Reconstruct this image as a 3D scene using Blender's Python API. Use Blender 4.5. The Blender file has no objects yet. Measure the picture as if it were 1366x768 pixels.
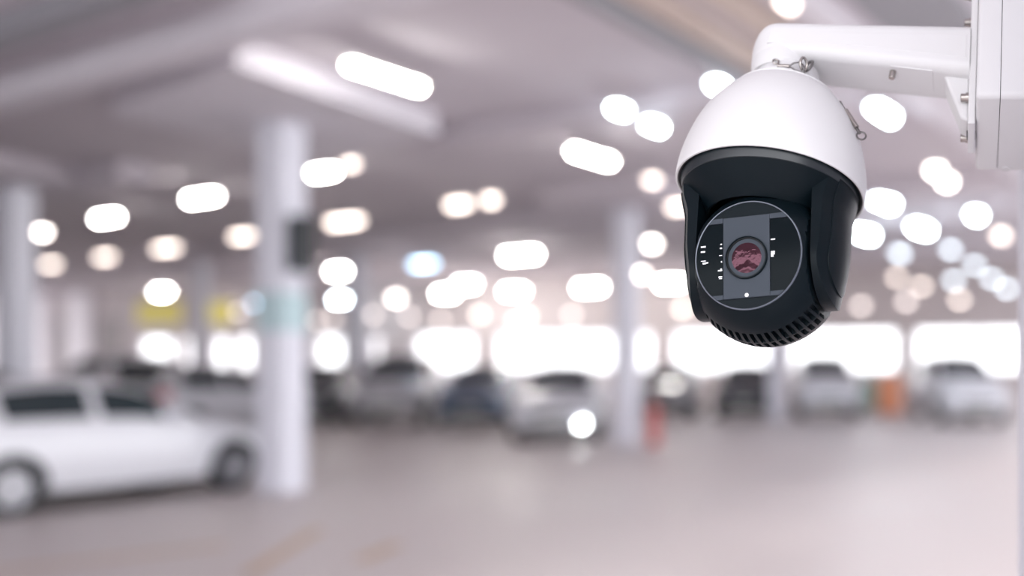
import bpy, bmesh, math, random
from mathutils import Vector, Matrix, Euler
random.seed(7)
C = bpy.context.scene.collection
scn = bpy.context.scene
PI = math.pi
R_ = math.radians

# ------------------------------------------------------------------ camera, sky, exposure
F = 1500.0; HX = 1150.0; HY = 480.0; EYE = 1.6     # focal length in px, principal column, horizon row, eye height
cd = bpy.data.cameras.new('camera'); cam = bpy.data.objects.new('camera', cd); C.objects.link(cam)
cd.sensor_width = 36; cd.lens = F*36/1366; cd.shift_x = (683 - HX) / 1366; cd.shift_y = (HY - 384) / 1366
cam.location = (0, 0, EYE); cam.rotation_euler = (PI/2, 0, 0)
cd.clip_start = .05; cd.clip_end = 600
cd.dof.use_dof = True; cd.dof.focus_distance = 1.285; cd.dof.aperture_fstop = 1.28
scn.camera = cam
W = bpy.data.worlds.new('world'); scn.world = W; W.use_nodes = True
bg = W.node_tree.nodes['Background']
bg.inputs[0].default_value = (.96, .965, 1, 1); bg.inputs[1].default_value = 2.3
sd_ = bpy.data.lights.new('sun', 'SUN'); sd_.energy = 1.1; sd_.angle = R_(9); sd_.color = (1, .96, .93)
sun = bpy.data.objects.new('sun', sd_); C.objects.link(sun); sun.location = (30, 10, 20)
sun.rotation_euler = Vector((-math.cos(R_(31)), -.10, -math.sin(R_(31)))).to_track_quat('-Z', 'Y').to_euler()   # low hazy sun through the open right side
scn.view_settings.view_transform = 'Standard'; scn.view_settings.look = 'None'
scn.view_settings.exposure = 0.72; scn.view_settings.gamma = 1; scn.view_settings.use_curve_mapping = False
LAMP = 42.0                                        # radiance of a fluorescent diffuser

# ------------------------------------------------------------------ materials
def mat(name, col, rough=.5, metal=0, noise=0, nscale=8, bump=0, bscale=200, coat=0, spec=None, ior=None, emit=None, es=0, rvar=0, tint=None):
    m = bpy.data.materials.new(name); m.use_nodes = True
    nt = m.node_tree; p = nt.nodes['Principled BSDF']
    p.inputs['Base Color'].default_value = (*col, 1); p.inputs['Roughness'].default_value = rough
    p.inputs['Metallic'].default_value = metal; p.inputs['Coat Weight'].default_value = coat
    if spec is not None: p.inputs['Specular IOR Level'].default_value = spec
    if ior: p.inputs['IOR'].default_value = ior
    if tint: p.inputs['Specular Tint'].default_value = (*tint, 1)
    if emit: p.inputs['Emission Color'].default_value = (*emit, 1); p.inputs['Emission Strength'].default_value = es
    tc = nt.nodes.new('ShaderNodeTexCoord')
    if noise or rvar:
        n = nt.nodes.new('ShaderNodeTexNoise'); n.inputs['Scale'].default_value = nscale; n.inputs['Detail'].default_value = 5
        nt.links.new(tc.outputs['Object'], n.inputs['Vector'])
    if noise:
        r = nt.nodes.new('ShaderNodeMix'); r.data_type = 'RGBA'
        r.inputs[6].default_value = (*[c*(1-noise) for c in col], 1); r.inputs[7].default_value = (*[min(1, c*(1+noise)) for c in col], 1)
        nt.links.new(n.outputs['Fac'], r.inputs[0]); nt.links.new(r.outputs[2], p.inputs['Base Color'])
    if rvar:
        mr = nt.nodes.new('ShaderNodeMapRange'); mr.inputs[1].default_value = .3; mr.inputs[2].default_value = .7
        mr.inputs[3].default_value = rough - rvar; mr.inputs[4].default_value = rough + rvar
        nt.links.new(n.outputs['Fac'], mr.inputs[0]); nt.links.new(mr.outputs[0], p.inputs['Roughness'])
    if bump:
        n2 = nt.nodes.new('ShaderNodeTexNoise'); n2.inputs['Scale'].default_value = bscale; n2.inputs['Detail'].default_value = 3
        nt.links.new(tc.outputs['Object'], n2.inputs['Vector'])
        b = nt.nodes.new('ShaderNodeBump'); b.inputs['Strength'].default_value = bump; b.inputs['Distance'].default_value = .001
        nt.links.new(n2.outputs['Fac'], b.inputs['Height']); nt.links.new(b.outputs[0], p.inputs['Normal'])
    return m
M = {}
M['floor'] = mat('floor_concrete', (.53, .475, .475), .46, noise=.14, nscale=.35, rvar=.1)
M['ceiling'] = mat('ceiling_paint', (.66, .615, .66), .85, noise=.08, nscale=.4)
M['beam'] = mat('beam_paint', (.78, .75, .80), .7, noise=.05)
M['beam_tan'] = mat('beam_tan', (.66, .56, .5), .7, noise=.05)
M['beam_dark'] = mat('beam_dark', (.34, .34, .37), .7, noise=.05)
M['column'] = mat('column_paint', (.70, .70, .77), .6, noise=.04, nscale=2)
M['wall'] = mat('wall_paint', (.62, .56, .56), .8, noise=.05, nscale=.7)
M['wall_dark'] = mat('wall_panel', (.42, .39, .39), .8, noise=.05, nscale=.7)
M['pilaster'] = mat('pilaster_paint', (.88, .84, .87), .7, noise=.03)
M['teal'] = mat('teal_band', (.46, .60, .63), .55, noise=.1)
M['yellow'] = mat('yellow_sign', (.9, .78, .14), .5)
M['ground'] = mat('outside_concrete', (.5, .5, .5), .9, noise=.1, nscale=.2)
M['line'] = mat('worn_tan_paint', (.47, .33, .22), .5, noise=.2, nscale=3)
M['shell'] = mat('white_powder_coat', (.675, .668, .678), .42, bump=.12, bscale=1400)
M['shell2'] = mat('white_plastic', (.67, .663, .673), .45, bump=.12, bscale=1200)
M['black'] = mat('black_satin_plastic', (.0028, .0066, .0095), .36, spec=.13, bump=.12, bscale=1800)
M['black_gloss'] = mat('black_lit_ring', (.008, .013, .017), .3, spec=.65, bump=.08, bscale=1800)  # paler and glossier than the yoke's black, to imitate the ring catching light
M['black2'] = mat('black_rubber', (.004, .005, .006), .6)
M['grey_panel'] = mat('graphite_metallic', (.043, .053, .068), .5, spec=.22, bump=.25, bscale=1500)
M['edge'] = mat('polished_edge', (.16, .18, .22), .3, metal=.4)
M['irglass'] = mat('dark_ir_glass', (.004, .007, .009), .06, spec=.07)
M['lensglass'] = mat('coated_lens', (.03, .008, .012), .04, spec=.45, tint=(1, .55, .62))
def lens_mat():
    m = mat('coated_lens_streaks', (.075, .034, .045), .07, metal=1)
    nt = m.node_tree; p = nt.nodes['Principled BSDF']; tc = nt.nodes.new('ShaderNodeTexCoord')
    w = nt.nodes.new('ShaderNodeTexWave'); w.wave_type = 'RINGS'; w.inputs['Scale'].default_value = 150; w.inputs['Distortion'].default_value = 1.6; w.inputs['Detail'].default_value = 3
    nt.links.new(tc.outputs['Object'], w.inputs['Vector'])
    b = nt.nodes.new('ShaderNodeBump'); b.inputs['Strength'].default_value = .9; b.inputs['Distance'].default_value = .0012
    nt.links.new(w.outputs['Fac'], b.inputs['Height']); nt.links.new(b.outputs[0], p.inputs['Normal'])
    return m
M['lensglass'] = lens_mat()
M['lenspink'] = mat('pink_coating', (.30, .10, .12), .25, metal=.6)
M['led'] = mat('led_white', (.8, .8, .78), .3)
M['chrome'] = mat('bright_glint', (.75, .75, .78), .18, metal=1)  # for the added bits that imitate reflections in the infrared windows
M['steel'] = mat('stainless_steel', (.40, .37, .35), .27, metal=1)
M['wire'] = mat('steel_rope', (.20, .19, .19), .4, metal=1)
M['dark'] = mat('dark_hole', (.004, .004, .005), .7)
M['lamp_w'] = mat('lamp_warm', (.9, .9, .88), .4, emit=(1, .90, .84), es=LAMP*.32)
M['lamp_n'] = mat('lamp_neutral', (.9, .9, .88), .4, emit=(1, .97, .93), es=LAMP*1.2)
M['lamp_c'] = mat('lamp_cool', (.9, .9, .9), .4, emit=(.80, .93, 1), es=LAMP*1.1)
M['lamp_d'] = mat('lamp_dim', (.9, .85, .8), .4, emit=(1, .85, .76), es=LAMP*.11)
M['lamp_b'] = mat('lamp_blue', (.9, .9, .9), .4, emit=(.5, .76, 1), es=LAMP*.17)
M['lamp_cd'] = mat('lamp_cool_dim', (.9, .9, .9), .4, emit=(.78, .90, 1), es=LAMP*.11)
M['lamp_wall'] = mat('lamp_wall', (.9, .85, .82), .4, emit=(1, .88, .84), es=LAMP*.07)
M['housing'] = mat('lamp_housing', (.75, .74, .72), .5)
M['tyre'] = mat('tyre_rubber', (.02, .022, .025), .7)
M['rim'] = mat('alloy', (.5, .5, .53), .3, metal=.8)
M['carglass'] = mat('car_glass', (.02, .03, .035), .06)
M['plate'] = mat('plate_white', (.7, .7, .68), .5)
M['lampclear'] = mat('headlight_glass', (.6, .62, .65), .1)
M['lampred'] = mat('tail_red', (.35, .02, .02), .2)
M['headlit'] = mat('headlight_lit', (.9, .9, .9), .2, emit=(.95, 1, 1), es=30)
M['trimblack'] = mat('trim_black', (.015, .016, .018), .5)
for k, c in dict(white=(.68, .685, .73), silver=(.5, .5, .54), dark=(.03, .04, .05), blue=(.10, .14, .22), green=(.02, .05, .05), grey=(.25, .25, .27), red=(.4, .05, .05)).items():
    M['car_'+k] = mat('paint_'+k, c, .28, coat=.6, metal=.3 if k in ('silver', 'grey', 'blue') else 0)
M['orange'] = mat('orange_plastic', (.80, .33, .18), .5)
M['redpaint'] = mat('red_paint', (.55, .12, .11), .4)
M['greenp'] = mat('green_plastic', (.25, .40, .34), .5)

# ------------------------------------------------------------------ mesh helpers
class MB:
    def __init__(s): s.v = []; s.f = []
    def add(s, vs, fs):
        o = len(s.v); s.v += [tuple(v) for v in vs]; s.f += [tuple(i+o for i in f) for f in fs]; return s
    def box(s, a, b, mtx=None):
        (x0, y0, z0), (x1, y1, z1) = a, b
        vs = [Vector(p) for p in ((x0,y0,z0),(x1,y0,z0),(x1,y1,z0),(x0,y1,z0),(x0,y0,z1),(x1,y0,z1),(x1,y1,z1),(x0,y1,z1))]
        if mtx: vs = [mtx @ v for v in vs]
        return s.add(vs, [(0,3,2,1),(4,5,6,7),(0,1,5,4),(1,2,6,5),(2,3,7,6),(3,0,4,7)])
    def lathe(s, prof, n=64, mtx=None, closed=False):
        vs = []; k = len(prof)
        for i in range(n):
            a = 2*PI*i/n
            for r, z in prof:
                v = Vector((r*math.cos(a), r*math.sin(a), z)); vs.append(mtx @ v if mtx else v)
        fs = []
        for i in range(n):
            j = (i+1) % n
            for q in range(k-1 + (1 if closed else 0)):
                q2 = (q+1) % k
                fs.append((i*k+q, j*k+q, j*k+q2, i*k+q2))
        return s.add(vs, fs)
    def prism(s, poly, y0, y1, axes='xz', mtx=None):
        n = len(poly); vs = []
        for y in (y0, y1):
            for a, b in poly:
                v = Vector((a, y, b)) if axes == 'xz' else Vector((a, b, y)) if axes == 'xy' else Vector((y, a, b))
                vs.append(mtx @ v if mtx else v)
        fs = [tuple(range(n)), tuple(range(2*n-1, n-1, -1))]
        for i in range(n):
            j = (i+1) % n; fs.append((i, n+i, n+j, j))
        return s.add(vs, fs)
    def tube(s, pts, r, n=10, closed=False):
        pts = [Vector(p) for p in pts]; m = len(pts); vs = []; up = None
        for i, p in enumerate(pts):
            a = pts[(i-1) % m] if (closed or i > 0) else p
            b = pts[(i+1) % m] if (closed or i < m-1) else p
            t = (b-a).normalized()
            if up is None:
                up = Vector((0, 0, 1)) if abs(t.z) < .9 else Vector((1, 0, 0))
            u = (up - t*up.dot(t)).normalized(); w = t.cross(u); up = u
            for k in range(n):
                q = 2*PI*k/n; vs.append(p + (u*math.cos(q) + w*math.sin(q))*r)
        fs = []
        for i in range(m if closed else m-1):
            j = (i+1) % m
            for k in range(n):
                l = (k+1) % n; fs.append((i*n+k, i*n+l, j*n+l, j*n+k))
        if not closed:
            fs.append(tuple(range(n-1, -1, -1))); fs.append(tuple((m-1)*n+k for k in range(n)))
        return s.add(vs, fs)
    def ring(s, c, nrm, R, r, n=28, k=8, sx=1):
        nrm = Vector(nrm).normalized(); u = nrm.orthogonal().normalized()
        if abs(nrm.x) < .9: u = (Vector((1,0,0)) - nrm*nrm.x).normalized()
        w = nrm.cross(u); c = Vector(c)
        return s.tube([c + u*math.cos(2*PI*i/n)*R*sx + w*math.sin(2*PI*i/n)*R for i in range(n)], r, k, True)
    def rod(s, a, b, r, n=16): return s.tube([a, b], r, n)
    def mesh(s, name, m, smooth=35):
        me = bpy.data.meshes.new(name); me.from_pydata(s.v, [], s.f)
        bm = bmesh.new(); bm.from_mesh(me); bmesh.ops.remove_doubles(bm, verts=bm.verts, dist=1e-6)
        bmesh.ops.dissolve_degenerate(bm, edges=bm.edges, dist=1e-7)
        bmesh.ops.recalc_face_normals(bm, faces=bm.faces); bm.to_mesh(me); bm.free()
        for x in (m if isinstance(m, (list, tuple)) else [m]): me.materials.append(x)
        if smooth:
            for p in me.polygons: p.use_smooth = True
            me.set_sharp_from_angle(angle=R_(smooth))
        return me
    def build(s, name, m, parent=None, bevel=0, seg=3, smooth=35, ang=40):
        me = s.mesh(name, m, smooth); o = bpy.data.objects.new(name, me); C.objects.link(o)
        if parent: o.parent = parent
        if bevel:
            b = o.modifiers.new('bevel', 'BEVEL'); b.width = bevel; b.segments = seg; b.limit_method = 'ANGLE'; b.angle_limit = R_(ang)
            b.harden_normals = True
        return o
def tag(o, label=None, cat=None, group=None, kind=None):
    if label: o['label'] = label
    if cat: o['category'] = cat
    if group: o['group'] = group
    if kind: o['kind'] = kind
    return o
def empty(name, loc=(0,0,0), rz=0):
    o = bpy.data.objects.new(name, None); C.objects.link(o); o.location = loc; o.rotation_euler = (0,0,rz); o.empty_display_size = .1
    return o
def copy_tree(o, parent=None):
    c = o.copy(); C.objects.link(c)
    if parent: c.parent = parent; c.matrix_parent_inverse = o.matrix_parent_inverse
    for ch in list(o.children): copy_tree(ch, c)
    return c
def at_ground(px, py): d = F*EYE/(py-HY); return ((px-HX)*d/F, d)
def at_depth(px, d): return ((px-HX)*d/F, d)

# ------------------------------------------------------------------ the garage: floor, ceiling, walls
ANG_A = R_(70); ANG_B = R_(148)                    # the two directions of the column grid
DA = Vector((math.cos(ANG_A), math.sin(ANG_A), 0)); DB = Vector((math.cos(ANG_B), math.sin(ANG_B), 0))
ZC = 4.75                                          # ceiling height
W0 = Vector((180*36/F, 36, 0)); WD = (Vector((-945*52/F, 52, 0)) - Vector((180*36/F, 36, 0))).normalized(); WN = Vector((-WD.y, WD.x, 0))
if WN.y > 0: WN = -WN                              # back wall faces the camera
def wall_pt(px):
    k = (px-HX)/F; t = (W0.x - k*W0.y)/(-WD.x + k*WD.y); return t
def wall_depth(px): return W0.y + WD.y*wall_pt(px)
wr = W0 + WD*-10.5; wl = W0 + WD*wall_pt(-90)
plan = [(wr.x, wr.y), (2.6, 2.6), (1.6, -4.0), (-34, -4.0), (wl.x, wl.y)]
MB().prism([(x, y) for x, y in plan], -.25, 0, 'xy').build('floor', M['floor'], smooth=0)['kind'] = 'structure'
MB().prism([(x, y) for x, y in plan], ZC, ZC+.3, 'xy').build('ceiling', M['ceiling'], smooth=0)['kind'] = 'structure'
MB().box((-220, -200, -.5), (220, 260, -.26)).build('ground', M['ground'], smooth=0)['kind'] = 'structure'
def wmat(t, off=0, z=0):                           # frame on the back wall: x along it to the left, y away from the hall
    m = Matrix.Identity(4); m.col[0][:3] = WD; m.col[1][:3] = -WN; m.col[2][:3] = (0,0,1)
    m.translation = W0 + WD*t + WN*off + Vector((0,0,z)); return m
SILL, HEAD = 1.2, 2.6
ops = [(1366, 1220), (1196, 1054), (1022, 897), (868, 850), (816, 661), (630, 553), (505, 494), (455, 421), (334, 314), (302, 283), (252, 240), (227, 186)]
wb = MB(); tL = wall_pt(-90)-.1; tR = -10.4
ts = [(-10.2 if a == 1366 else wall_pt(a), wall_pt(b)) for a, b in ops]
m0 = wmat(0)
wb.box((tR, 0, 0), (tL, .3, SILL), m0); wb.box((tR, 0, HEAD), (tL, .3, ZC), m0)
prev = tR
for a, b in ts:
    if a - prev > .01: wb.box((prev, 0, SILL), (a, .3, HEAD), m0)
    prev = b
wb.box((prev, 0, SILL), (tL, .3, HEAD), m0)
wall_back = wb.build('wall_back', M['wall'], smooth=0); wall_back['kind'] = 'structure'
for i, (a, b) in enumerate(ts):                    # an open frame of metal bars in every opening
    fr = MB(); 
    for x0, x1 in ((a, a+.06), (b-.06, b)): fr.box((x0, .06, SILL), (x1, .14, HEAD), m0)
    fr.box((a, .06, SILL), (b, .14, SILL+.06), m0); fr.box((a, .06, HEAD-.06), (b, .14, HEAD), m0)
    w = fr.build('window_%d' % (i+1), M['column'], smooth=0); w['kind'] = 'structure'
    n = max(1, int((b-a)/1.9)); mu = MB()
    for k in range(1, n):
        x = a + (b-a)*k/n; MB().box((x-.03, .07, SILL+.06), (x+.03, .13, HEAD-.06), m0).build('mullion', M['column'], w, smooth=0)
# left wall
lw = MB(); a = Vector((-34, -4, 0)); b = wl
d = (b-a).normalized(); nn = Vector((-d.y, d.x, 0))
mm = Matrix.Identity(4); mm.col[0][:3] = d; mm.col[1][:3] = nn; mm.col[2][:3] = (0,0,1); mm.translation = a
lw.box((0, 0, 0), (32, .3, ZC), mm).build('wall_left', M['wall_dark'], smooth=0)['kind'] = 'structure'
# darker wall panels and white pilasters left of the openings
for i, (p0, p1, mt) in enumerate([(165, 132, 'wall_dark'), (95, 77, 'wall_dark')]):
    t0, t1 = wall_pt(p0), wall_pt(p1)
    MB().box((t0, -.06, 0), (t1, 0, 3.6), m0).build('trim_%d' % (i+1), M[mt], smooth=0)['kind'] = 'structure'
for i, (p0, p1) in enumerate([(130, 97), (74, 36), (14, -30)]):
    t0, t1 = wall_pt(p0), wall_pt(p1)
    MB().box((t0, -.35, 0), (t1, 0, ZC), m0).build('pilaster', M['pilaster'], smooth=0)['kind'] = 'structure'

# columns with drop panels
def column(px, d, w, panel=None, band=False):
    x, y = at_depth(px, d); rot = Matrix.Translation((x, y, 0)) @ Matrix.Rotation(ANG_A, 4, 'Z')
    ztop = ZC - (panel[1] if panel else 0)
    o = MB().box((-w/2, -w/2, 0), (w/2, w/2, ztop), rot).build('column', M['column'], bevel=.02, smooth=0); o['kind'] = 'structure'
    if panel:
        h = panel[0]/2; pu = Vector((math.cos(R_(78)), math.sin(R_(78)), 0))*h; pv = Vector((math.cos(R_(141)), math.sin(R_(141)), 0))*h; c = Vector((x, y, 0))
        MB().prism([(q.x, q.y) for q in (c-pu-pv, c+pu-pv, c+pu+pv, c-pu+pv)], ztop, ZC, 'xy').build('drop_panel', M['beam'] if band else M['ceiling'], o, smooth=0)
    if band: MB().box((-w/2-.004, -w/2-.004, 1.95), (w/2+.004, w/2+.004, 2.42), rot).build('painted_band', M['teal'], o, smooth=0)
    return o, rot
def cw(px_w, py): return px_w/1.28*EYE/(py-HY)        # square side from the apparent width
def cdp(py): return F*EYE/(py-HY)
main_col, main_rot = column(376, cdp(655), cw(55, 655), (3.4, .28), True)
column(20, F*2.87/230, .42, (3.0, .28)); column(835, cdp(592), cw(34, 592), (3.0, .28)); column(475, cdp(557), cw(24, 557), (3, .28)); column(268, cdp(553), cw(18, 553), (3, .28)); column(1036, cdp(560), .34, (2.4, .28))

# beams: A- and B-direction, hung under the slab
def beam(p, dirv, l0, l1, w, h, m, i):
    mt = Matrix.Identity(4); mt.col[0][:3] = dirv; mt.col[1][:3] = (-dirv.y, dirv.x, 0); mt.col[2][:3] = (0,0,1); mt.translation = (p[0], p[1], ZC)
    o = MB().box((l0, -w/2, -h), (l1, w/2, 0), mt).build('beam', M[m], smooth=0, bevel=.01); o['kind'] = 'structure'
hC = ZC - EYE
def at_ceil(px, py, h=hC): dd = F*h/(HY-py); return ((px-HX)*dd/F, dd)
beam(at_ceil(205, 86, hC-.32), DB, -15, 12, .34, .32, 'beam', 1)
beam(at_ceil(60, 10), DB, -2, 9, .3, .2, 'beam_dark', 1)
beam(at_ceil(760, 148), DB, -7.5, 2.6, .5, .2, 'ceiling', 2)
beam(at_ceil(100, 232), DB, -2, 12, .5, .3, 'ceiling', 2)
beam(at_ceil(700, 290), DB, -14, 13, .5, .3, 'ceiling', 2)
for px, py, w, h, m, l0, l1 in ((868, 20, .14, .2, 'beam_dark', -4, 2.2), (935, 30, .34, .1, 'beam_tan', -4, 1.9), (1035, 30, .3, .14, 'beam_tan', -4, 2.0), (1110, 20, .3, .16, 'beam', -4, 24), (1235, 20, .9, .08, 'beam_dark', -3, 3),
                                (1268, 140, .35, .25, 'beam', -3, 22), (1330, 160, .3, .22, 'beam', -3, 20)):
    beam(at_ceil(px, py), DA, l0, l1, w, h, m, 3)

# ------------------------------------------------------------------ ceiling lamps
def lamp_meshes(L, mkey, wd):
    key = (round(L, 2), mkey, wd)
    if key in lamp_cache: return lamp_cache[key]
    h = MB().box((-L/2-.04, -wd/2-.015, 0), (L/2+.04, wd/2+.015, .045)).mesh('housing', M['housing'], 0)
    prof = [(wd/2*math.cos(a), -wd*.55*math.sin(a)) for a in [PI*k/8 for k in range(9)]]
    t = MB(); t.prism(prof, -L/2, L/2, 'yz'); t = t.mesh('diffuser', M[mkey], 0)
    lamp_cache[key] = (h, t); return h, t
lamp_cache = {}
rod_me = MB().rod((0,0,0), (0,0,1), .008, 6).mesh('rod', M['housing'])
def lamp(px, py, core, mk, dirn, label, wd=.09, group=None, d=None, z=None):
    zl = z or ZC - .26
    dd = d or F*(zl-EYE)/(HY-py)
    mx = wall_depth(px) - 3.0
    if dd > mx: dd = mx
    zl = EYE + (HY-py)*dd/F
    if zl > ZC - .05: zl = ZC - .05; dd = F*(zl-EYE)/(HY-py)
    x, y = at_depth(px, dd)
    dv = DA if dirn == 'A' else DB
    L = min(2.4, max(.12, round(core/abs(F*(dv.x*dd - x*dv.y)/dd**2), 2)))
    t = empty('ceiling_lamp', (x, y, zl), {'A': ANG_A, 'B': ANG_B, 'F': 0}[dirn])
    tag(t, label, 'lamp', group or 'fluorescent lamps under the ceiling')
    hm, tm = lamp_meshes(L, mk, wd)
    for nm, me in (('housing', hm), ('diffuser', tm)):
        o = bpy.data.objects.new(nm, me); C.objects.link(o); o.parent = t
    gap = ZC - zl - .045
    if gap > .002:
        for s in (-1, 1):
            o = bpy.data.objects.new('hanger', rod_me); C.objects.link(o); o.parent = t; o.location = (s*L*.38, 0, .045); o.scale = (1, 1, gap+.002)
ORD = ['first', 'second', 'third', 'fourth', 'fifth', 'sixth', 'seventh', 'eighth', 'ninth', 'tenth', 'eleventh', 'twelfth', 'thirteenth']
FAR = 'small ceiling lamps far back in the hall'
lamps = [
 (515, 100, 92, 'lamp_n', 'A', 'longest and nearest bright tube lamp above the white column', .09),
 (790, 207, 47, 'lamp_n', 'A', 'long bright tube lamp left of the dome camera', .1),
 (826, 144, 12, 'lamp_c', 'A', 'cool white lamp, left one of the touching pair left of the dome', .1),
 (873, 166, 14, 'lamp_c', 'A', 'cool white lamp, right one of the touching pair left of the dome', .1),
 (958, 112, 10, 'lamp_c', 'A', 'cool white lamp partly hidden by the upper left of the dome', .1),
 (1050, 2, 10, 'lamp_d', 'A', 'warm lamp at the top edge above the bracket arm', .1),
 (432, 228, 24, 'lamp_n', 'B', 'bright lamp just right of the white column top', .11),
 (468, 217, 3, 'lamp_d', 'B', 'dim warm lamp just behind the bright lamp right of the white column', .12),
 (270, 262, 33, 'lamp_n', 'B', 'bright oblong lamp left of the white column, largest of the left row', .11),
 (143, 289, 23, 'lamp_n', 'B', 'bright oblong lamp, second from the left edge in the left row', .11),
 (57, 308, 3, 'lamp_w', 'B', 'round bright lamp nearest the left edge', .16),
 (222, 329, 22, 'lamp_d', 'B', 'dim warm lamp left of the column, below the largest lamp of the left row', .18),
 (140, 341, 14, 'lamp_d', 'B', 'dim warm lamp above the white pilasters', .18),
 (68, 351, 12, 'lamp_d', 'B', 'faint warm lamp at far left under the round bright lamp', .18),
 (323, 313, 18, 'lamp_d', 'B', 'dim warm lamp touching the left side of the white column', .18),
 (460, 293, 34, 'lamp_d', 'B', 'dim warm oblong lamp right of the dark box on the column', .2),
 (612, 270, 20, 'lamp_d', 'B', 'dim warm lamp mid ceiling, left one of a merged pair', .18),
 (655, 264, 4, 'lamp_d', 'B', 'dim warm lamp mid ceiling, right one of a merged pair', .19),
 (565, 350, 24, 'lamp_b', 'B', 'pale blue lamp in the middle of the hall', .19),
 (695, 338, 35, 'lamp_n', 'B', 'widest bright oblong lamp in the middle of the hall', .19),
 (453, 360, 18, 'lamp_n', 'B', 'bright lamp beside the column, upper of two above one another', .18),
 (456, 398, 16, 'lamp_c', 'B', 'bright lamp beside the column, lower of two above one another', .18),
 (528, 396, 6, 'lamp_w', 'B', 'round bright lamp below left of the pale blue lamp', .2),
 (595, 390, 18, 'lamp_n', 'B', 'bright lamp below the pale blue lamp, lower of an overlapping pair', .19),
 (622, 378, 18, 'lamp_n', 'B', 'bright lamp right of the pale blue lamp, upper of an overlapping pair', .19),
 (686, 387, 20, 'lamp_n', 'B', 'bright lamp directly below the widest oblong lamp', .19),
 (787, 382, 26, 'lamp_n', 'B', 'bright oblong lamp left of the column under the dome side', .19),
 (895, 376, 24, 'lamp_n', 'B', 'bright lamp touching the left side of the dome body', .19),
 (870, 323, 3, 'lamp_w', 'B', 'round pinkish lamp left of the dome, upper of two', .2),
 (856, 364, 3, 'lamp_w', 'B', 'round pinkish lamp left of the dome, lower of two', .2),
 (870, 238, 3, 'lamp_d', 'B', 'faint round lamp left of the white dome rim', .14),
 (905, 272, 15, 'lamp_d', 'B', 'faint warm lamp half hidden behind the dome rim', .2),
 (216, 388, 12, 'lamp_n', 'B', 'round bright lamp above the yellow sign', .2),
 (1178, 148, 20, 'lamp_c', 'A', 'cool white oblong lamp under the bracket arm', .12),
 (1248, 225, 3, 'lamp_w', 'A', 'warm round lamp below the white box, left one of two', .16),
 (1263, 240, 3, 'lamp_w', 'A', 'warm round lamp below the white box, right one of two', .16),
 (1179, 267, 18, 'lamp_c', 'A', 'cool white lamp beside the right rim of the dome', .16),
 (1154, 310, 14, 'lamp_c', 'A', 'cool white lamp touching the right side of the dome body', .18),
 (1229, 303, 14, 'lamp_c', 'A', 'cool white lamp in the middle of the right group', .18),
 (1302, 285, 4, 'lamp_c', 'A', 'pale blue round lamp, rightmost under the white box', .16),
 (1200, 336, 8, 'lamp_cd', 'A', 'soft cool lamp below the middle of the right group', .18),
 (1268, 331, 5, 'lamp_cd', 'A', 'soft cool round lamp below the pale blue rightmost one', .18),
 (1300, 352, 5, 'lamp_cd', 'A', None, .19), (1323, 370, 5, 'lamp_cd', 'A', None, .19), (1343, 383, 5, 'lamp_cd', 'A', None, .19), (1272, 372, 5, 'lamp_cd', 'A', None, .19),
 (1196, 368, 4, 'lamp_d', 'A', None, .19), (1229, 380, 4, 'lamp_d', 'A', None, .19), (1335, 312, 4, 'lamp_d', 'A', 'faint pink round lamp near the right edge', .2),
 (1280, 398, 4, 'lamp_d', 'A', None, .19), (340, 403, 4, 'lamp_b', 'B', 'bluish round lamp just left of the teal band', .18),
]
cluster = sorted(q[0] for q in lamps if q[5] is None)
for px, py, L, mk, dr, lb, wd in lamps:
    lamp(px, py, L, mk, dr, lb or 'soft round lamp in the dense cluster right of the dome, %s from the left' % ORD[cluster.index(px)], wd, FAR if lb is None else None)
# bulkhead lamps on the back wall above the openings
bulk_me = (MB().box((-.14, -.06, -.1), (.14, 0, .1)).mesh('back_plate', M['housing'], 0), {k: MB().box((-.12, -.13, -.075), (.12, -.06, .075)).mesh('glass_cover', M[{'lamp_d': 'lamp_wall', 'lamp_w': 'lamp_d'}[k]], 0) for k in ('lamp_d', 'lamp_w')})
for nw, (px, py, k) in enumerate(sorted(((320, 416, 'lamp_d'), (425, 428, 'lamp_d'), (447, 424, 'lamp_d'), (500, 420, 'lamp_d'), (548, 422, 'lamp_d'), (590, 428, 'lamp_d'), (642, 420, 'lamp_w'), (705, 422, 'lamp_w'), (690, 428, 'lamp_d'), (765, 420, 'lamp_d'), (912, 412, 'lamp_w'), (1150, 408, 'lamp_d'), (1210, 402, 'lamp_d')))):
    t = wall_pt(px); zz = EYE + (HY-py)*wall_depth(px)/F
    r = empty('wall_lamp'); r.matrix_world = wmat(t, 0, zz)
    tag(r, 'small pale wall lamp above the bright openings, %s from the left' % ORD[nw], 'lamp', 'wall lamps above the openings')
    for nm, me in (('back_plate', bulk_me[0]), ('glass_cover', bulk_me[1][k])):
        o = bpy.data.objects.new(nm, me); C.objects.link(o); o.parent = r

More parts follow.
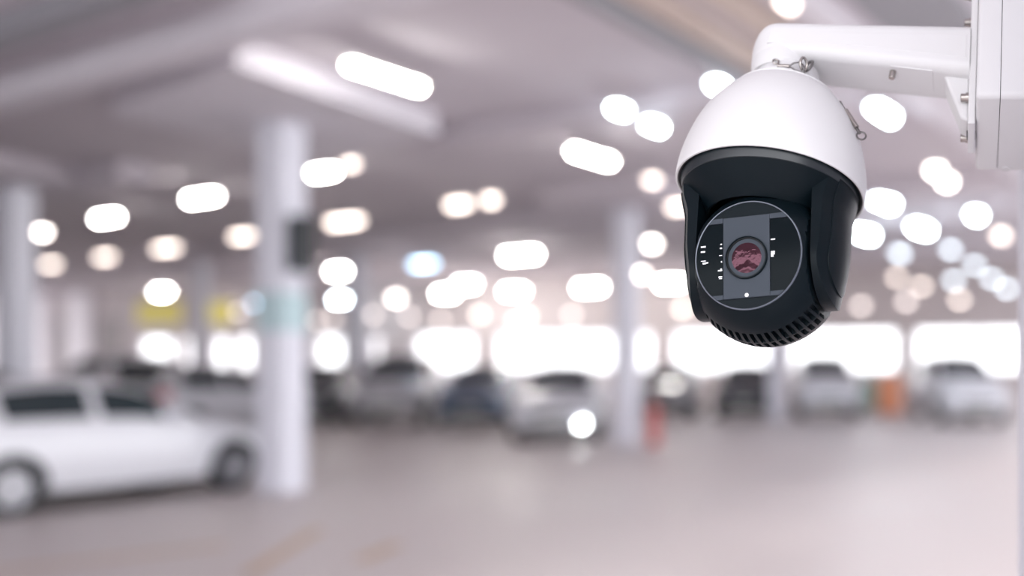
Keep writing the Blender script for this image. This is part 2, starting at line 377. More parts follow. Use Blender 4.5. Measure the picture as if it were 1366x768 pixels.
# ------------------------------------------------------------------ cars
def car_stations(kind):
    S = [(2.12, .36, .52, .56, .58, .46), (2.03, .27, .66, .70, .74, .58), (1.75, .21, .78, .82, .84, .68), (1.25, .19, .88, .93, .87, .70), (.9, .19, .92, .985, .88, .70),
         (.5, .19, .94, 1.22, .88, .66), (.12, .19, .95, 1.42, .88, .60), (-.3, .19, .96, 1.48, .88, .59), (-.9, .19, .97, 1.48, .88, .58)]
    if kind == 'sedan':
        S += [(-1.2, .2, .97, 1.38, .88, .58), (-1.55, .21, .98, 1.12, .87, .62), (-1.75, .22, .98, 1.05, .86, .68), (-2.1, .25, .96, 1.02, .83, .68), (-2.25, .34, .85, .92, .76, .62)]
    elif kind == 'suv':
        S = [(x, zb+.05, zbe*1.12, zr*1.17, w*1.03, wr_*1.06) for x, zb, zbe, zr, w, wr_ in S]
        S += [(-1.4, .26, 1.09, 1.70, .90, .62), (-1.85, .27, 1.09, 1.58, .89, .64), (-2.05, .3, 1.08, 1.25, .86, .66), (-2.2, .4, .9, .98, .78, .62)]
    else:
        S += [(-1.4, .2, .98, 1.42, .87, .58), (-1.75, .23, .98, 1.24, .86, .6), (-1.95, .26, .97, 1.04, .83, .64), (-2.06, .36, .80, .86, .76, .6)]
    return S
def car_kit(kind):
    S = car_stations(kind); x1, x0 = S[0][0], S[-1][0]; N = 72
    rows = []
    for i in range(N+1):
        x = x1 + (x0-x1)*i/N
        for a, b in zip(S, S[1:]):
            if a[0] >= x >= b[0]-1e-9:
                t = (a[0]-x)/(a[0]-b[0]); rows.append([x]+[a[k]*(1-t)+b[k]*t for k in range(1, 6)]); break
    for _ in range(3):
        rows = [rows[0]] + [[(rows[i-1][k]+2*rows[i][k]+rows[i+1][k])/4 if k else rows[i][0] for k in range(6)] for i in range(1, N)] + [rows[-1]]
    def sec(r):
        x, zb, zl, zr, w, w2 = r; h = zl-zb
        half = [(0, zb), (w-.14, zb), (w-.04, zb+.05), (w-.005, zb+.16), (w+.012, zb+h*.5), (w-.005, zb+h*.78), (w-.03, zl-.02), (w-.055, zl+.005)]
        u = zr - zl
        half += [(w-.06+(w2-w+.06)*.12, zl+u*.14), (w-.06+(w2-w+.06)*.5, zl+u*.5), (w-.06+(w2-w+.06)*.86, zl+u*.84), (w2-.05, zr-u*.05), (w2-.16, zr+.0), (w2*.45, zr+.022), (0, zr+.03)]
        return half
    G = []
    for r in rows:
        h = sec(r); full = [(r[0], y, z) for y, z in h] + [(r[0], -y, z) for y, z in h[-2:0:-1]]
        G.append(full)
    K = len(G[0]); b = MB(); vs = [p for g in G for p in g]
    fs = [(i*K+j, i*K+(j+1) % K, (i+1)*K+(j+1) % K, (i+1)*K+j) for i in range(N) for j in range(K)]
    fs += [tuple(range(K)), tuple(range((N+1)*K-1, N*K-1, -1))]
    b.add(vs, fs)
    xf, xr = 1.33, -1.32; wrad = .315 if kind != 'suv' else .35
    body = b.mesh('body', [M['car_white'], M['trimblack']], 40)
    tmp = bpy.data.objects.new('tmp', body); C.objects.link(tmp); cut = MB()
    for x in (xf, xr): cut.rod((x, -1.2, wrad+.01), (x, -.60, wrad+.01), wrad+.05, 40); cut.rod((x, .60, wrad+.01), (x, 1.2, wrad+.01), wrad+.05, 40)
    co = bpy.data.objects.new('cut', cut.mesh('cut', M['trimblack'], 0)); C.objects.link(co)
    bo = tmp.modifiers.new('b', 'BOOLEAN'); bo.operation = 'DIFFERENCE'; bo.object = co; bo.solver = 'EXACT'
    dg = bpy.context.evaluated_depsgraph_get()
    me = bpy.data.meshes.new_from_object(tmp.evaluated_get(dg)); me.name = 'body'
    me.materials.clear(); me.materials.append(M['car_white']); me.materials.append(M['trimblack'])
    for p in me.polygons:
        c = p.center; p.material_index = 0
        for x in (xf, xr):
            if math.hypot(c.x-x, c.z-wrad-.01) < wrad+.052 and abs(c.y) > .58 and (abs(p.normal.y) < .3 or abs(c.y) < .62): p.material_index = 1
        if c.z < .24: p.material_index = 1
        p.use_smooth = True
    me.set_sharp_from_angle(angle=R_(35))
    bpy.data.objects.remove(tmp); bpy.data.objects.remove(co)
    def P(i, j, off=.006):
        p = Vector(G[i][j % K]); 
        a = Vector(G[min(i+1, N)][j % K]) - Vector(G[max(i-1, 0)][j % K]); c = Vector(G[i][(j+1) % K]) - Vector(G[i][(j-1) % K])
        n = a.cross(c).normalized(); mid = Vector((p.x, 0, .8))
        if n.dot(p-mid) < 0: n = -n
        return p + n*off
    def patch(name, ia, ib, ja, jb, m):
        q = MB(); n1 = jb-ja+1
        vs = [P(i, j) for i in range(ia, ib+1) for j in range(ja, jb+1)] + [P(i, j, -.012) for i in range(ia, ib+1) for j in range(ja, jb+1)]
        o = (ib-ia+1)*n1; fs = []
        for i in range(ib-ia):
            for j in range(n1-1):
                f = (i*n1+j, i*n1+j+1, (i+1)*n1+j+1, (i+1)*n1+j); fs += [f, tuple(o+k for k in f[::-1])]
        bd = [(i, 0) for i in range(ib-ia+1)] + [(ib-ia, j) for j in range(1, n1)] + [(i, n1-1) for i in range(ib-ia-1, -1, -1)] + [(0, j) for j in range(n1-2, 0, -1)]
        for (a1, b1), (a2, b2) in zip(bd, bd[1:]+bd[:1]): fs.append((a1*n1+b1, a2*n1+b2, o+a2*n1+b2, o+a1*n1+b1))
        return name, q.add(vs, fs).mesh(name, m, 40)
    ix = lambda x: int(round((x1-x)/(x1-x0)*N))
    parts = [('body', me)]
    g = M['carglass']
    parts.append(patch('windshield', ix(.84), ix(.16), 11, K-11, g))
    rb = {'hatch': (-1.45, -1.9), 'sedan': (-1.2, -1.56), 'suv': (-1.8, -2.02)}[kind]
    parts.append(patch('rear_window', ix(rb[0]), ix(rb[1]), 11, K-11, g))
    xe = {'hatch': -1.35, 'sedan': -1.15, 'suv': -1.7}[kind]
    for (j0, j1) in ((8, 10), (K-10, K-8)):
        parts.append(patch('front_side_window', ix(.42), ix(-.32), j0, j1, g)); parts.append(patch('rear_side_window', ix(-.42), ix(xe), j0, j1, g))
    for s in (-1, 1):
        parts.append(('door_handle', MB().box((-.28, s*.87-.02, .86), (-.1, s*.87+.02, .89)).mesh('door_handle', M['car_white'], 0)))
        parts.append(('door_handle', MB().box((-1.12, s*.87-.02, .87), (-.95, s*.87+.02, .9)).mesh('door_handle', M['car_white'], 0)))
        mi = MB(); mi.lathe([(0, -.1), (.05, -.09), (.07, 0), (.06, .08), (0, .1)], 16, Matrix.Translation((.55, s*.93, 1.02)) @ Matrix.Rotation(PI/2, 4, 'X')); mi.box((.52, min(s*.78, s*.9), .96), (.57, max(s*.78, s*.9), 1.0))
        parts.append(('side_mirror', mi.mesh('side_mirror', M['car_white'])))
        k = ix(1.93); hx = MB()
        parts.append(patch('headlight', ix(1.98), ix(1.62), 5 if s > 0 else K-8, 8 if s > 0 else K-5, M['lampclear']))
        xt = x0 + .06
        parts.append(patch('tail_light', ix(x0+.34), ix(x0+.07), 5 if s > 0 else K-8, 8 if s > 0 else K-5, M['lampred']))
    parts.append(('grille', MB().box((1.98, -.42, .5), (2.135, .42, .6)).mesh('grille', M['trimblack'], 0)))
    parts.append(('air_intake', MB().box((1.98, -.5, .3), (2.10, .5, .41)).mesh('air_intake', M['trimblack'], 0)))
    parts.append(('license_plate', MB().box((2.1, -.2, .42), (2.15, .2, .5)).mesh('license_plate', M['plate'], 0)))
    parts.append(('license_plate', MB().box((x0-.03, -.2, .62), (x0+.1, .2, .72)).mesh('license_plate', M['plate'], 0)))
    ty = MB().lathe([(wrad*.66, -.09), (wrad*.9, -.1), (wrad, -.075), (wrad, .075), (wrad*.9, .1), (wrad*.66, .09)], 40, Matrix.Rotation(PI/2, 4, 'X'), closed=True).mesh('wheel', M['tyre'])
    rm = MB(); rm.lathe([(wrad*.67, -.085), (wrad*.6, -.085), (wrad*.58, .08), (wrad*.67, .08)], 40, Matrix.Rotation(PI/2, 4, 'X'), closed=True)
    rm.lathe([(0, -.02), (wrad*.6, -.02), (wrad*.6, .0), (0, .0)], 24, Matrix.Rotation(PI/2, 4, 'X'))
    for k in range(5):
        for s in (-1, 1): rm.box((-.035, -.075 if s < 0 else .02, .04), (.035, -.02 if s < 0 else .075, wrad*.62), Matrix.Rotation(2*PI*k/5, 4, 'Y'))
    rm.rod((0, -.085, 0), (0, .085, 0), .055, 16)
    rim = rm.mesh('rim', M['rim'])
    return dict(parts=parts, wheel=ty, rim=rim, axle=(xf, xr), wrad=wrad)
kits = {}
def car(kind, loc, ang, paint, label, lit=None, group=None):
    if kind not in kits: kits[kind] = car_kit(kind)
    k = kits[kind]; t = empty('car', (loc[0], loc[1], 0), ang); tag(t, label, 'car', group)
    cache = {}
    hl = 0
    for nm, me in k['parts']:
        if nm in ('body', 'door_handle', 'side_mirror'):
            me = me.copy(); me.materials[0] = M['car_'+paint]
        if nm == 'headlight':
            if lit is not None and hl == lit: me = me.copy(); me.materials[0] = M['headlit']
            hl += 1
        o = bpy.data.objects.new(nm, me); C.objects.link(o); o.parent = t
    for x in k['axle']:
        for s in (-1, 1):
            o = bpy.data.objects.new('wheel', k['wheel']); C.objects.link(o); o.parent = t; o.location = (x, s*.765, k['wrad'])
            r = bpy.data.objects.new('rim', k['rim']); C.objects.link(r); r.parent = o
    return t
# nearest car: near wheels on these two floor points
a = Vector((*at_ground(22, 690), 0)); b = Vector((*at_ground(305, 656), 0)); dv = (b-a).normalized(); left = Vector((-dv.y, dv.x, 0))
mid = (a+b)/2 + left*.81 + dv*.02
car('hatch', mid, math.atan2(dv.y, dv.x), 'white', 'large white hatchback parked beside the white column at left').scale = (.94, .94, .94)
car('sedan', at_depth(-30, 17.6), R_(64), 'green', 'dark green car at the left edge behind the white hatchback')
car('hatch', at_depth(285, 24), R_(72), 'silver', 'silver car behind the hood of the white hatchback')
car('suv', at_depth(205, 31), R_(72), 'white', 'white tall car parked far behind the white hatchback')
def row(px, d, ang, paint, kind, label, lit=None): car(kind, at_depth(px, d), R_(ang), paint, label, lit)
row(423, 29.2, -76, 'dark', 'hatch', 'black hatchback half hidden by the white column, in the middle row')
row(534, 28.8, -78, 'silver', 'suv', 'silver tall car right of the second column in the middle row')
row(645, 28.4, -80, 'blue', 'sedan', 'dark blue sedan between silver and white cars in the middle row')
wc = car('hatch', at_depth(750, 23.6), R_(-80), 'white', 'white hatchback with one lit fog lamp in the middle row')
for sd in (-1, 1): MB().lathe([(0, .03), (.075, .03), (.085, -.02), (.085, -.12), (0, -.12)], 24, Matrix.Translation((2.075, sd*.52, .40)) @ Matrix.Rotation(PI/2, 4, 'Y')).build('fog_lamp', M['headlit' if sd > 0 else 'lampclear'], wc)
row(893, 32.6, -86, 'grey', 'sedan', 'grey sedan right of the column below the dome')
row(996, 32.4, -86, 'dark', 'hatch', 'dark hatchback below the dome body between grey and white cars')
row(1100, 32.0, -84, 'white', 'suv', 'white tall car below the right half of the dome')
row(1278, 29.5, -80, 'white', 'suv', 'white tall car before the bright openings at right')
# ------------------------------------------------------------------ small things in the hall
t = empty('traffic_barrier', (*at_depth(1186, 33.6), 0), .3)
tag(t, 'orange plastic barrier between the white tall cars at right', 'barrier')
MB().prism([(-.45, 0), (.45, 0), (.36, .12), (.34, 1.16), (-.34, 1.16), (-.36, .12)], -.2, .2, 'xz').build('barrier_body', M['orange'], t, bevel=.03)
for s in (-1, 1): MB().box((s*.34-.1, -.3, 0), (s*.34+.1, .3, .06)).build('foot', M['trimblack'], t, bevel=.01)
t = empty('wheeled_bin', (*at_depth(1160, 35), 0), .2)
tag(t, 'green wheeled bin left of the orange barrier', 'bin')
MB().prism([(-.24, .08), (.24, .08), (.3, .95), (-.3, .95)], -.28, .28, 'xz').build('bin_body', M['greenp'], t, bevel=.02)
MB().box((-.33, -.32, .95), (.33, .31, 1.02)).build('lid', M['greenp'], t, bevel=.02)
for s in (-1, 1): MB().rod((s*.26, .2, .09), (s*.31, .2, .09), .09, 20).build('wheel', M['tyre'], t)
x, y = at_depth(872, cdp(592)-.3)
t = empty('fire_extinguisher', (x, y, 0)); tag(t, 'red fire extinguisher standing on the floor right of the column', 'extinguisher')
MB().lathe([(0, 0), (.1, 0), (.11, .03), (.11, .62), (.07, .74), (.03, .78), (0, .78)], 24).build('cylinder_body', M['redpaint'], t)
MB().lathe([(0, .78), (.03, .78), (.03, .84), (0, .84)], 16).build('valve', M['steel'], t)
MB().tube([(.03, 0, .82), (.12, 0, .8), (.15, 0, .65), (.14, 0, .35)], .014, 8).build('hose', M['trimblack'], t)
MB().box((-.02, -.015, .84), (.12, .015, .87)).build('handle', M['trimblack'], t)
# dark box on the column
t = empty('speaker_box', (0, 0, 0)); t.matrix_world = main_rot; tag(t, 'dark grey box mounted high on the right side of the white column', 'speaker box')
cw0 = cw(55, 655)/2; dm = cdp(655); zb = EYE + (HY-364)*dm/F; zt = EYE + (HY-290)*dm/F
MB().box((-.14, -cw0-.24, zb), (.1, -cw0-.03, zt)).build('cabinet', M['car_dark'], t, bevel=.015)
MB().box((-.08, -cw0-.03, zb+.2), (.04, -cw0, zb+.34)).build('mount', M['steel'], t)
MB().box((-.12, -cw0-.25, zb+.04), (.08, -cw0-.235, zt-.04)).build('grille', M['trimblack'], t)
# yellow signs on the lintel of the back wall
for p0, p1, y0, y1, lb in ((243, 186, 402, 431, 'large yellow sign above the leftmost bright opening'), (312, 278, 404, 430, 'smaller yellow sign above the opening just left of the white column')):
    t0, t1 = wall_pt(p0), wall_pt(p1); dd = wall_depth((p0+p1)/2)
    s = empty('sign'); s.matrix_world = wmat((t0+t1)/2, 0, EYE+(HY-(y0+y1)/2)*dd/F); tag(s, lb, 'sign')
    hw, hh = (t1-t0)/2, (y1-y0)/2*dd/F
    MB().box((-hw, -.1, -hh), (hw, -.03, hh)).build('sign_panel', M['yellow'], s, bevel=.01)
    MB().box((-hw*.8, -.03, -hh*.5), (hw*.8, 0, hh*.5)).build('mount', M['steel'], s)
# worn parking lines
def line(p, q, w, label):
    a = Vector((*at_ground(*p), 0)); b = Vector((*at_ground(*q), 0)); u = (b-a).normalized(); n = Vector((-u.y, u.x, 0))*w/2
    vs = [a-n, b-n, b+n, a+n]
    o = MB().add(vs + [v+Vector((0,0,.004)) for v in vs], [(0,3,2,1),(4,5,6,7),(0,1,5,4),(1,2,6,5),(2,3,7,6),(3,0,4,7)]).build('parking_line', M['line'], smooth=0)
    tag(o, label, 'parking line')
line((-60, 768), (300, 727), .12, 'worn tan parking line on the floor in front of the white hatchback')
line((330, 766), (425, 706), .12, 'worn tan parking line on the floor in front of the white column')
line((480, 748), (530, 726), .14, 'short worn tan floor mark at bottom, right of the white column')

# ------------------------------------------------------------------ the dome camera, its bracket and its box
RD = .115                                           # dome radius
D0 = F*RD/127; RC = Vector(((1028-HX)*D0/F, D0, EYE+(HY-257)*D0/F))     # centre of the dome's rim
TILT = R_(-19.5); YAW = R_(-6)
ASM = Matrix.Translation(RC) @ Matrix.Rotation(YAW, 4, 'Z') @ Matrix.Rotation(R_(1.5), 4, 'Y') @ Matrix.Rotation(TILT, 4, 'X')
# pillar beside the camera that carries the box
PF = Matrix.Translation((RC.x, RC.y, 0)) @ Matrix.Rotation(YAW, 4, 'Z')
kx = (1358-HX)/F; PL = (kx*(RC.y+.45*math.cos(YAW)) - RC.x + .45*math.sin(YAW)) / (math.cos(YAW) - kx*math.sin(YAW))
pil = MB().box((PL, -.35, 0), (PL+.6, .45, ZC), PF).build('pillar', M['column'], bevel=.01, smooth=0); pil['kind'] = 'structure'

# box
box = empty('junction_box'); box.matrix_world = ASM
tag(box, 'white metal junction box at the right edge carrying the bracket arm', 'junction box')
bx0, bx1, by0, by1, bz0, bz1 = .2445, PL, -.0875, .0875, .079, .46
def rrect(ins, rad_, n=7):
    out = []; y0_, y1_, z0_, z1_ = by0+ins, by1-ins, bz0+ins, bz1-ins; q = max(rad_-ins, .001)
    for cy, cz, a0 in ((y1_-q, z1_-q, 0), (y0_+q, z1_-q, 90), (y0_+q, z0_+q, 180), (y1_-q, z0_+q, 270)):
        for k in range(n): a = R_(a0+90*k/(n-1)); out.append((cy+q*math.cos(a), cz+q*math.sin(a)))
    return out
def rloft(secs):
    m = MB(); n = len(secs[0][1]); vs = [(x, y, z) for x, p in secs for y, z in p]
    fs = [(i*n+k, i*n+(k+1) % n, (i+1)*n+(k+1) % n, (i+1)*n+k) for i in range(len(secs)-1) for k in range(n)]
    fs += [tuple(range(n)), tuple(range((len(secs)-1)*n, len(secs)*n))]
    return m.add(vs, fs)
rloft([(bx0, rrect(.0045, .008)), (bx0+.0007, rrect(.0025, .008)), (bx0+.002, rrect(.001, .008)), (bx0+.0045, rrect(0, .008)), (.2715, rrect(0, .008))]).build('box_body', M['shell2'], box, smooth=40)
rloft([(.2700, rrect(.003, .008)), (.275, rrect(.003, .008))]).build('seal', M['dark'], box)
rloft([(.2723, rrect(0, .008)), (bx1, rrect(0, .008))]).build('box_lid', M['shell2'], box, smooth=40)
MB().lathe([(0, -.001), (.0055, -.001), (.006, .001), (0, .001)], 24, Matrix.Translation((.283, .078, bz0))).build('screw_plug', M['shell'], box)

# bracket
br = empty('bracket_arm'); br.matrix_world = ASM @ Matrix.Translation((-.005, 0, 0))
tag(br, 'white tapered wall bracket arm holding the dome camera', 'bracket')
MB().lathe([(0, .159), (.0385, .159), (.0395, .1605), (.0395, .178), (.037, .19), (0, .19)], 64, Matrix.Translation((.006, 0, 0))).build('collar', M['shell2'], br)
AR = .0385; X0 = -.0345
def arm_sec(x):
    u = max(0, 1-(x-X0)/AR); hw = AR*math.sqrt(max(1-u*u, .0006))
    u2 = max(0, 1-(x-X0)/.030); zt = .2215-.030+.030*math.sqrt(max(1-u2*u2, 0)) - .0075*max(0, (x-.0))/.24
    zb_ = .170 - .024*max(0, (x-.045))/.195
    q = min(.014, hw*.95, (zt-zb_)*.45); out = []
    for cy, cz, a0, qq in ((hw-q, zt-q, 0, q), (-hw+q, zt-q, 90, q), (-hw+q, zb_+q, 180, q), (hw-q, zb_+q, 270, q)):
        for k in range(9): a = R_(a0+90*k/8); out.append((cy+qq*math.cos(a), cz+qq*math.sin(a)))
    return out
xs_ = [X0+AR*(1-math.cos(PI/2*k/22)) for k in range(23)] + [.02, .045, .06, .1, .14, .18, .21, .24]
rloft([(x, arm_sec(x)) for x in xs_]).build('arm', M['shell2'], br, smooth=45)
MB().prism([(-.006, .2035), (.236, .197), (.236, .164), (.066, .186), (-.010, .186)], -.0391, -.03).build('side_panel', M['shell2'], br, bevel=.0008, seg=2)
sl = math.atan2(.146-.1695, .24-.062)
um = Matrix.Translation((.17, -.008, .1695+(.17-.062)*math.tan(sl))) @ Matrix.Rotation(-sl, 4, 'Y')
MB().box((-.026, -.022, -.0008), (.026, .022, .002), um).build('access_panel', M['shell2'], br, bevel=.0005, seg=2)
MB().lathe([(0, -.011), (.0036, -.011), (.004, -.0095), (.004, -.001), (.003, -.001), (.0028, .003)], 20, um @ Matrix.Translation((-.0235, -.012, 0))).build('bolt', M['steel'], br)
MB().prism([(.208, .153), (.241, .153), (.241, .088), (.231, .092), (.2255, .108)], -.021, .021).build('gusset', M['shell2'], br, bevel=.004, seg=3)
MB().box((.240, -.036, .0755), (.2488, .036, .33)).build('mounting_plate', M['shell2'], br, bevel=.002)
for y, z in ((-.0265, .116), (.0275, .093), (-.0265, .262), (.0275, .262)):
    b = MB(); b.lathe([(0, -.0095), (.0045, -.0095), (.005, -.009), (.005, -.0035), (.0062, -.0035), (.0062, 0), (0, 0)], 20, Matrix.Translation((.240, y, z)) @ Matrix.Rotation(PI/2, 4, 'Y'))
    b.build('bolt', M['steel'], br)
MB().rod((.2385, .004, .083), (.2492, .004, .083), .0055, 20).build('cable_hole', M['dark'], br)

# dome camera
ROLL = R_(-2.8)
DOME = ASM @ Matrix.Rotation(ROLL, 4, 'Y')
dome = empty('dome_camera'); dome.matrix_world = DOME
tag(dome, 'white and black dome security camera hanging from the bracket arm', 'security camera')
LEAN = Matrix.Rotation(R_(5.6), 4, 'Y')                 # the shell sits a little askew on the yoke
S = Matrix.Scale(RD, 4)
def sc(p): return [(r*RD, z*RD) for r, z in p]
def smooth_prof(p, n=5):
    out = []
    for i in range(len(p)-1):
        p0 = p[max(i-1, 0)]; p1 = p[i]; p2 = p[i+1]; p3 = p[min(i+2, len(p)-1)]
        for k in range(n):
            t = k/n
            out.append(tuple(.5*((2*p1[c]) + (-p0[c]+p2[c])*t + (2*p0[c]-5*p1[c]+4*p2[c]-p3[c])*t*t + (-p0[c]+3*p1[c]-3*p2[c]+p3[c])*t**3) for c in (0, 1)))
    return out + [p[-1]]
outer = smooth_prof([(1.0, 0), (1.0, .12), (.985, .26), (.95, .43), (.885, .64), (.79, .84), (.665, 1.02), (.55, 1.145)]) + [(.552, 1.158), (.535, 1.164), (.43, 1.240)]
MB().lathe(sc([(.975, .05), (.972, -.004), (.978, -.012), (.994, -.012)] + outer + [(.430, 1.250), (.418, 1.254), (.408, 1.20), (.2, 1.19)]), 128, LEAN).build('shell', M['shell'], dome, smooth=28)
MB().lathe(sc([(.2, 1.19), (.380, 1.195), (.382, 1.262), (.375, 1.275), (.375, 1.30), (.352, 1.345), (.338, 1.40), (.335, 1.425), (.342, 1.43), (.342, 1.445), (0, 1.445)]), 96, LEAN).build('neck', M['shell2'], dome, smooth=28)
MB().lathe(sc([(.974, .06), (.974, .008), (.955, .004), (.945, .03), (.945, .08), (0, .09)]), 128, LEAN).build('rim_gasket', M['black2'], dome)
pan = Matrix.Rotation(R_(-9), 4, 'Z')
yh = MB().lathe(sc([(.94, .07), (.944, .05), (.930, -.0), (.915, -.085), (.908, -.096), (.64, -.35), (.625, -.365), (.605, -.36), (.60, -.30), (.62, -.06), (.3, .0), (0, .02)]), 128, Matrix.Rotation(R_(4.8), 4, 'Y') @ pan)
yh.build('yoke_head', M['black'], dome, smooth=25)
MB().lathe(sc([(.930, .04), (.947, .03), (.943, .0), (.920, -.088), (.912, -.092), (.915, -.06)]), 128, Matrix.Rotation(R_(4.8), 4, 'Y') @ pan, closed=True).build('trim_ring', M['black_gloss'], dome, smooth=40)
AX = -.89; WY = .475                                # tilt axis height, half-width of a yoke arm
def arm_mesh(s, w0, x_in, rad, top, lift=0):
    rows = []
    for k in range(15): rows.append((top + (AX-top)*k/14, w0))
    for k in range(1, 19):
        a = PI/2*k/18; rows.append((AX - w0*math.sin(a), max(w0*math.cos(a), .004)))
    ny = 20; vo = []; vi = []
    for z, w in rows:
        for j in range(ny+1):
            y = -w + 2*w*j/ny
            ro = rad(z) + lift
            vo.append((s*math.sqrt(max(ro*ro-y*y, .01)), y, z)); vi.append((s*(x_in if not callable(x_in) else x_in(y, z)), y, z))
    m = MB(); n1 = ny+1; o = len(vo); fs = []
    for i in range(len(rows)-1):
        for j in range(ny):
            f = (i*n1+j, i*n1+j+1, (i+1)*n1+j+1, (i+1)*n1+j); fs += [f, tuple(o+q for q in f[::-1])]
    L = len(rows)
    bd = [(i, 0) for i in range(L)] + [(L-1, j) for j in range(1, n1)] + [(i, ny) for i in range(L-2, -1, -1)] + [(0, j) for j in range(ny-1, 0, -1)]
    for (a1, b1), (a2, b2) in zip(bd, bd[1:]+bd[:1]): fs.append((a1*n1+b1, a2*n1+b2, o+a2*n1+b2, o+a1*n1+b1))
    return m.add([pan @ Vector(v)*RD for v in vo+vi], fs)
def rad(z):
    if z > -.09: return .912
    if z > -.4: return .912 - .052*(1-math.cos(PI*(-.09-z)/.31))/2 - .02*(-.09-z)
    t = (-.4-z); return .8538 - .035*t - .16*max(0, t-.3)**1.5
for s in (-1, 1):
    arm = arm_mesh(s, WY, .60, rad, -.05).build('yoke_arm', M['black'], dome, bevel=.0022, seg=3, smooth=30)
    cov = arm_mesh(s, WY-.13, lambda y, z: math.sqrt((rad(z)-.05)**2-y*y), rad, -.075, .012).build('arm_cover', M['black'], arm, bevel=.001, seg=2, smooth=30)
    MB().rod(*[pan @ Vector((s*q*RD, 0, AX*RD)) for q in (.55, .62)], .22*RD, 32).build('pivot', M['black'], arm)

# eye (tilting ball): lens axis along local -y, pole of the grid on that axis
RB = .79; FLAT = .575
BM = pan @ Matrix.Translation((0, 0, AX*RD)) @ Matrix.Rotation(R_(8.5), 4, 'X')
prow = [44, 44.6, 46, 49, 53, 57, 61, 64, 66.5, 67.5, 68.2, 74, 80.8, 81.5, 83, 83.7, 89, 94.5, 95.2, 97, 101, 106, 112, 120, 128, 136, 145, 154, 163, 172, 178]
deep = {68.2: 0, 74: 0, 80.8: 0, 83.7: 1, 89: 1, 94.5: 1}
azs = []; N_S = 25; P_S = 6.0; st = -N_S*P_S/2
for k in range(N_S):
    a0 = st + k*P_S
    azs += [(a0, 0), (a0+1.3, 0), (a0+1.7, 1), (a0+2.9, 1), (a0+4.5, 1), (a0+4.9, 0)]
rest = 360 - N_S*P_S
nr = 36
for k in range(nr): azs.append((st + N_S*P_S + rest*k/nr, 0))
def bdir(p, az):
    p = R_(p); az = R_(az); return Vector((math.sin(p)*math.sin(az), -math.cos(p), -math.sin(p)*math.cos(az)))
bb = MB(); vs = []
for p in prow:
    for az, dp in azs:
        r = RB - (.062 if (p in deep and dp) else 0)
        v = bdir(p, az)*r
        v.x = max(-FLAT, min(FLAT, v.x)); vs.append(v*RD)
n1 = len(azs)
fs = [(i*n1+j, i*n1+(j+1) % n1, (i+1)*n1+(j+1) % n1, (i+1)*n1+j) for i in range(len(prow)-1) for j in range(n1)]
fs.append(tuple(range(n1))); fs.append(tuple((len(prow)-1)*n1+j for j in range(n1)))
eye = bb.add(vs, fs).build('camera_eye', M['black'], dome, smooth=20)
eye.matrix_local = BM
FY = -math.cos(R_(44))*RB; FR = math.sin(R_(44))*RB   # face plane and radius
def disc_clip(x0, x1, z0, z1, rr, n=14):
    """polygon of the rectangle clipped to the disc of radius rr"""
    pts = []
    def edge(ax, ay, bx, by):
        for k in range(n):
            t = k/n; pts.append((ax+(bx-ax)*t, ay+(by-ay)*t))
    edge(x0, z0, x1, z0); edge(x1, z0, x1, z1); edge(x1, z1, x0, z1); edge(x0, z1, x0, z0)
    out = []
    for x, z in pts:
        r = math.hypot(x, z)
        if r > rr: x, z = x*rr/r, z*rr/r
        if not out or math.hypot(out[-1][0]-x, out[-1][1]-z) > 1e-3: out.append((x, z))
    return out
def seg_poly(x0, x1, z0, z1, rr):
    """rectangle cut by the disc properly (points on the arc where it leaves the disc)"""
    pts = []
    n = 40
    zs = [z0+(z1-z0)*k/n for k in range(n+1)]
    lo = [(max(x0, -math.sqrt(max(rr*rr-z*z, 0))), z) for z in zs]; hi = [(min(x1, math.sqrt(max(rr*rr-z*z, 0))), z) for z in zs]
    lo = [(a[0], a[1]) for a, b in zip(lo, hi) if b[0]-a[0] > .002]; hi = [b for b in hi if b[0]-max(x0, -math.sqrt(max(rr*rr-b[1]**2, 0))) > .002]
    return [(x*RD, z*RD) for x, z in hi] + [(x*RD, z*RD) for x, z in lo[::-1]]
def face(poly, y0, y1, name, m, parent=eye, bevel=0):
    return MB().prism(poly, (FY-y0)*RD, (FY-y1)*RD).build(name, m, parent, bevel=bevel, seg=2)
rot_y = Matrix.Rotation(PI/2, 4, 'X')               # lathe axis z -> -y
ro = lambda pr: [(r*RD, (z-FY)*RD) for r, z in pr]
MB().lathe(ro([(FR-.010, .0), (FR+.002, .0), (FR+.002, .012), (FR-.003, .019), (FR-.010, .016)]), 96, rot_y, closed=True).build('face_ring', M['edge'], eye)
RF = FR - .014
face(seg_poly(-.6, .6, .40, .6, RF), -.01, .002, 'upper_slope', M['black'])
face(seg_poly(-.6, .6, -.6, -.435, RF), -.01, .004, 'lower_slope', M['black'])
for x0, x1, z0, z1 in ((-.255, .225, -.43, .395), ):
    face(seg_poly(x0, x1, z0, z1, RF), -.01, .022, 'front_panel', M['grey_panel'], bevel=.0006)
face(seg_poly(-.6, -.257, .345, .395, RF), -.01, .022, 'front_panel_strip', M['grey_panel']); face(seg_poly(-.6, -.257, -.43, -.385, RF), -.01, .022, 'front_panel_strip', M['grey_panel'])
face(seg_poly(.227, .6, .345, .395, RF), -.01, .022, 'front_panel_strip', M['grey_panel']); face(seg_poly(.227, .6, -.43, -.385, RF), -.01, .022, 'front_panel_strip', M['grey_panel'])
iw = [face(seg_poly(-.6, -.262, -.378, .338, RF), -.01, .012, 'infrared_window', M['irglass']), face(seg_poly(.232, .6, -.378, .338, RF), -.01, .012, 'infrared_window', M['irglass'])]
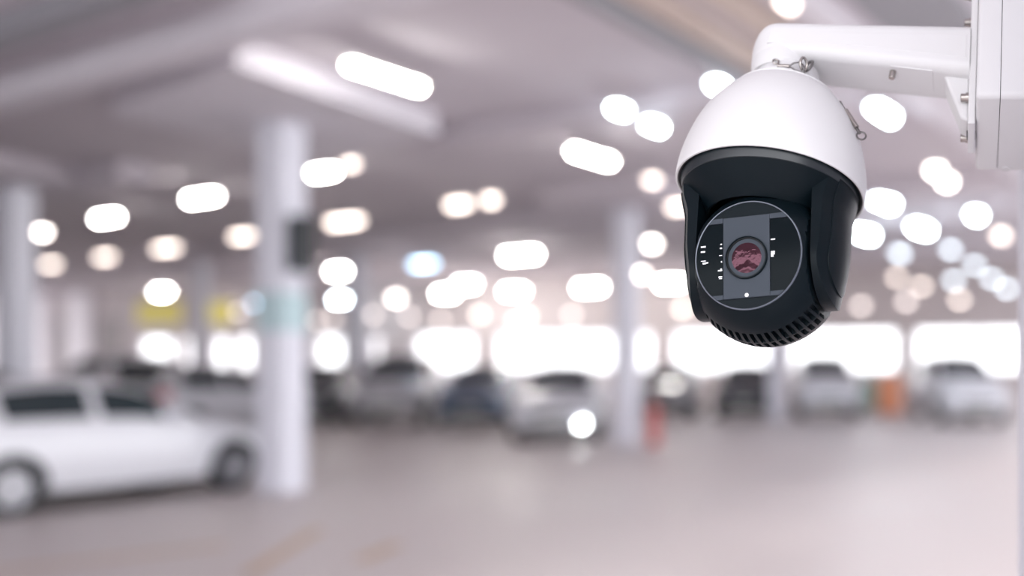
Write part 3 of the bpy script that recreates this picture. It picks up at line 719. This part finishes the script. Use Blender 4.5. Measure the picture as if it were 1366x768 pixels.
# added bright metal bits that imitate white reflections in the infrared windows
rnd = random.Random(3)
for x0, x1, zz in ((-.31, -.268, (.13, .09, .02, -.05, -.12, -.135, -.2, -.215)), (-.49, -.42, (.12, .07, -.02)), (-.47, -.40, (-.045, -.05)), (.236, .285, (.13, -.0, -.02, -.04))):
    for z in zz:
        e = rnd.uniform(.25, 1); xa, xb = (x1-(x1-x0)*e, x1) if x1 < -.2 and x1 > -.3 else (x0, x0+(x1-x0)*e)
        MB().box((xa*RD, (FY-.0165)*RD, (z-.003)*RD), (xb*RD, (FY-.011)*RD, (z+.003+.012*rnd.random())*RD)).build('window_glint', M['chrome'], eye)
LZ = -.03
lm = Matrix.Translation((-.012*RD, 0, LZ*RD)) @ rot_y
MB().lathe(ro([(.200, .0), (.201, .045), (.203, .052), (.212, .05), (.216, .04), (.216, .0)]), 72, lm).build('lens_ring', M['black'], eye)
MB().lathe(ro([(.0, .030), (.05, .0293), (.1, .027), (.14, .0235), (.17, .020), (.199, .0155), (.199, -.02), (0, -.02)]), 64, lm).build('lens_glass', M['lensglass'], eye)
MB().lathe(ro([(.2, .0), (.2, .038), (.194, .038), (.190, .015)]), 64, lm).build('lens_retainer', M['black2'], eye)
MB().lathe(ro([(.02, .022), (.02, .028), (.014, .032), (0, .033)]), 20, Matrix.Translation((-.012*RD, 0, -.405*RD)) @ rot_y).build('status_light', M['led'], eye)
# ---- safety lanyard: points are given in the dome's own frame
lan = MB().tube([(-.012, -.040, .1655), (-.004, -.043, .1625)], .0011, 8)
IN = DOME.inverted()
def px3(px, py, yl):
    """point of the dome frame on the line of sight of (px,py) at local depth yl"""
    o = IN @ Vector((0, 0, EYE)); q = IN @ Vector(((px-HX)/F, 1, EYE+(HY-py)/F)); dr = q-o
    t = (yl-o.y)/dr.y; return o+dr*t
L = lambda *a: px3(*a)
y1 = -.047
ferr = MB().rod(L(1037, 88, y1), L(1053, 88.5, y1), .0026, 16).build('lanyard_ferrule', M['steel'], dome)
MB().ring(L(1035, 82, -.042), (.3, -1, .2), .0036, .0011).build('eyelet', M['steel'], dome)
MB().tube([L(1053, 88, y1), L(1059, 84, y1), L(1066, 83, y1), L(1071, 86, y1-.002), L(1073, 92, y1-.002), L(1069, 96, y1), L(1062, 94, y1), L(1053, 89, y1)], .0011, 8).build('wire_loop', M['wire'], dome)
MB().ring(L(1072, 86, y1), (.75, -.6, -.25), .0082, .0017, sx=.62).build('carabiner', M['steel'], dome)
MB().ring(L(1079, 88, -.040), (-.6, -.7, .35), .0085, .0019, sx=.75).build('chain_link', M['wire'], dome)
MB().rod(L(1071, 93, y1), L(1073, 111, -.040), .0022, 12).build('anchor_post', M['wire'], dome)
MB().ring(L(1066, 100, -.044), (.1, -.4, 1), .005, .0012).build('split_ring', M['wire'], dome)
# clip on the right flank of the shell
yc = -.03
MB().tube([L(1120, 136, yc), L(1124, 143, yc), L(1136, 160, yc), L(1147, 178, yc)], .0021, 8).build('clip_wire', M['wire'], dome)
MB().rod(L(1128, 147, yc-.002), L(1143, 170, yc-.002), .0031, 12).build('clip_sleeve', M['steel'], dome)
MB().lathe([(0, -.003), (.0034, -.003), (.0036, .003), (0, .003)], 16, Matrix.Translation(L(1120, 140, yc)) @ Matrix.Rotation(R_(50), 4, 'Y')).build('clip_screw', M['wire'], dome)
MB().ring(L(1149, 181, yc), (.2, -1, .1), .0055, .0011).build('split_ring', M['wire'], dome)
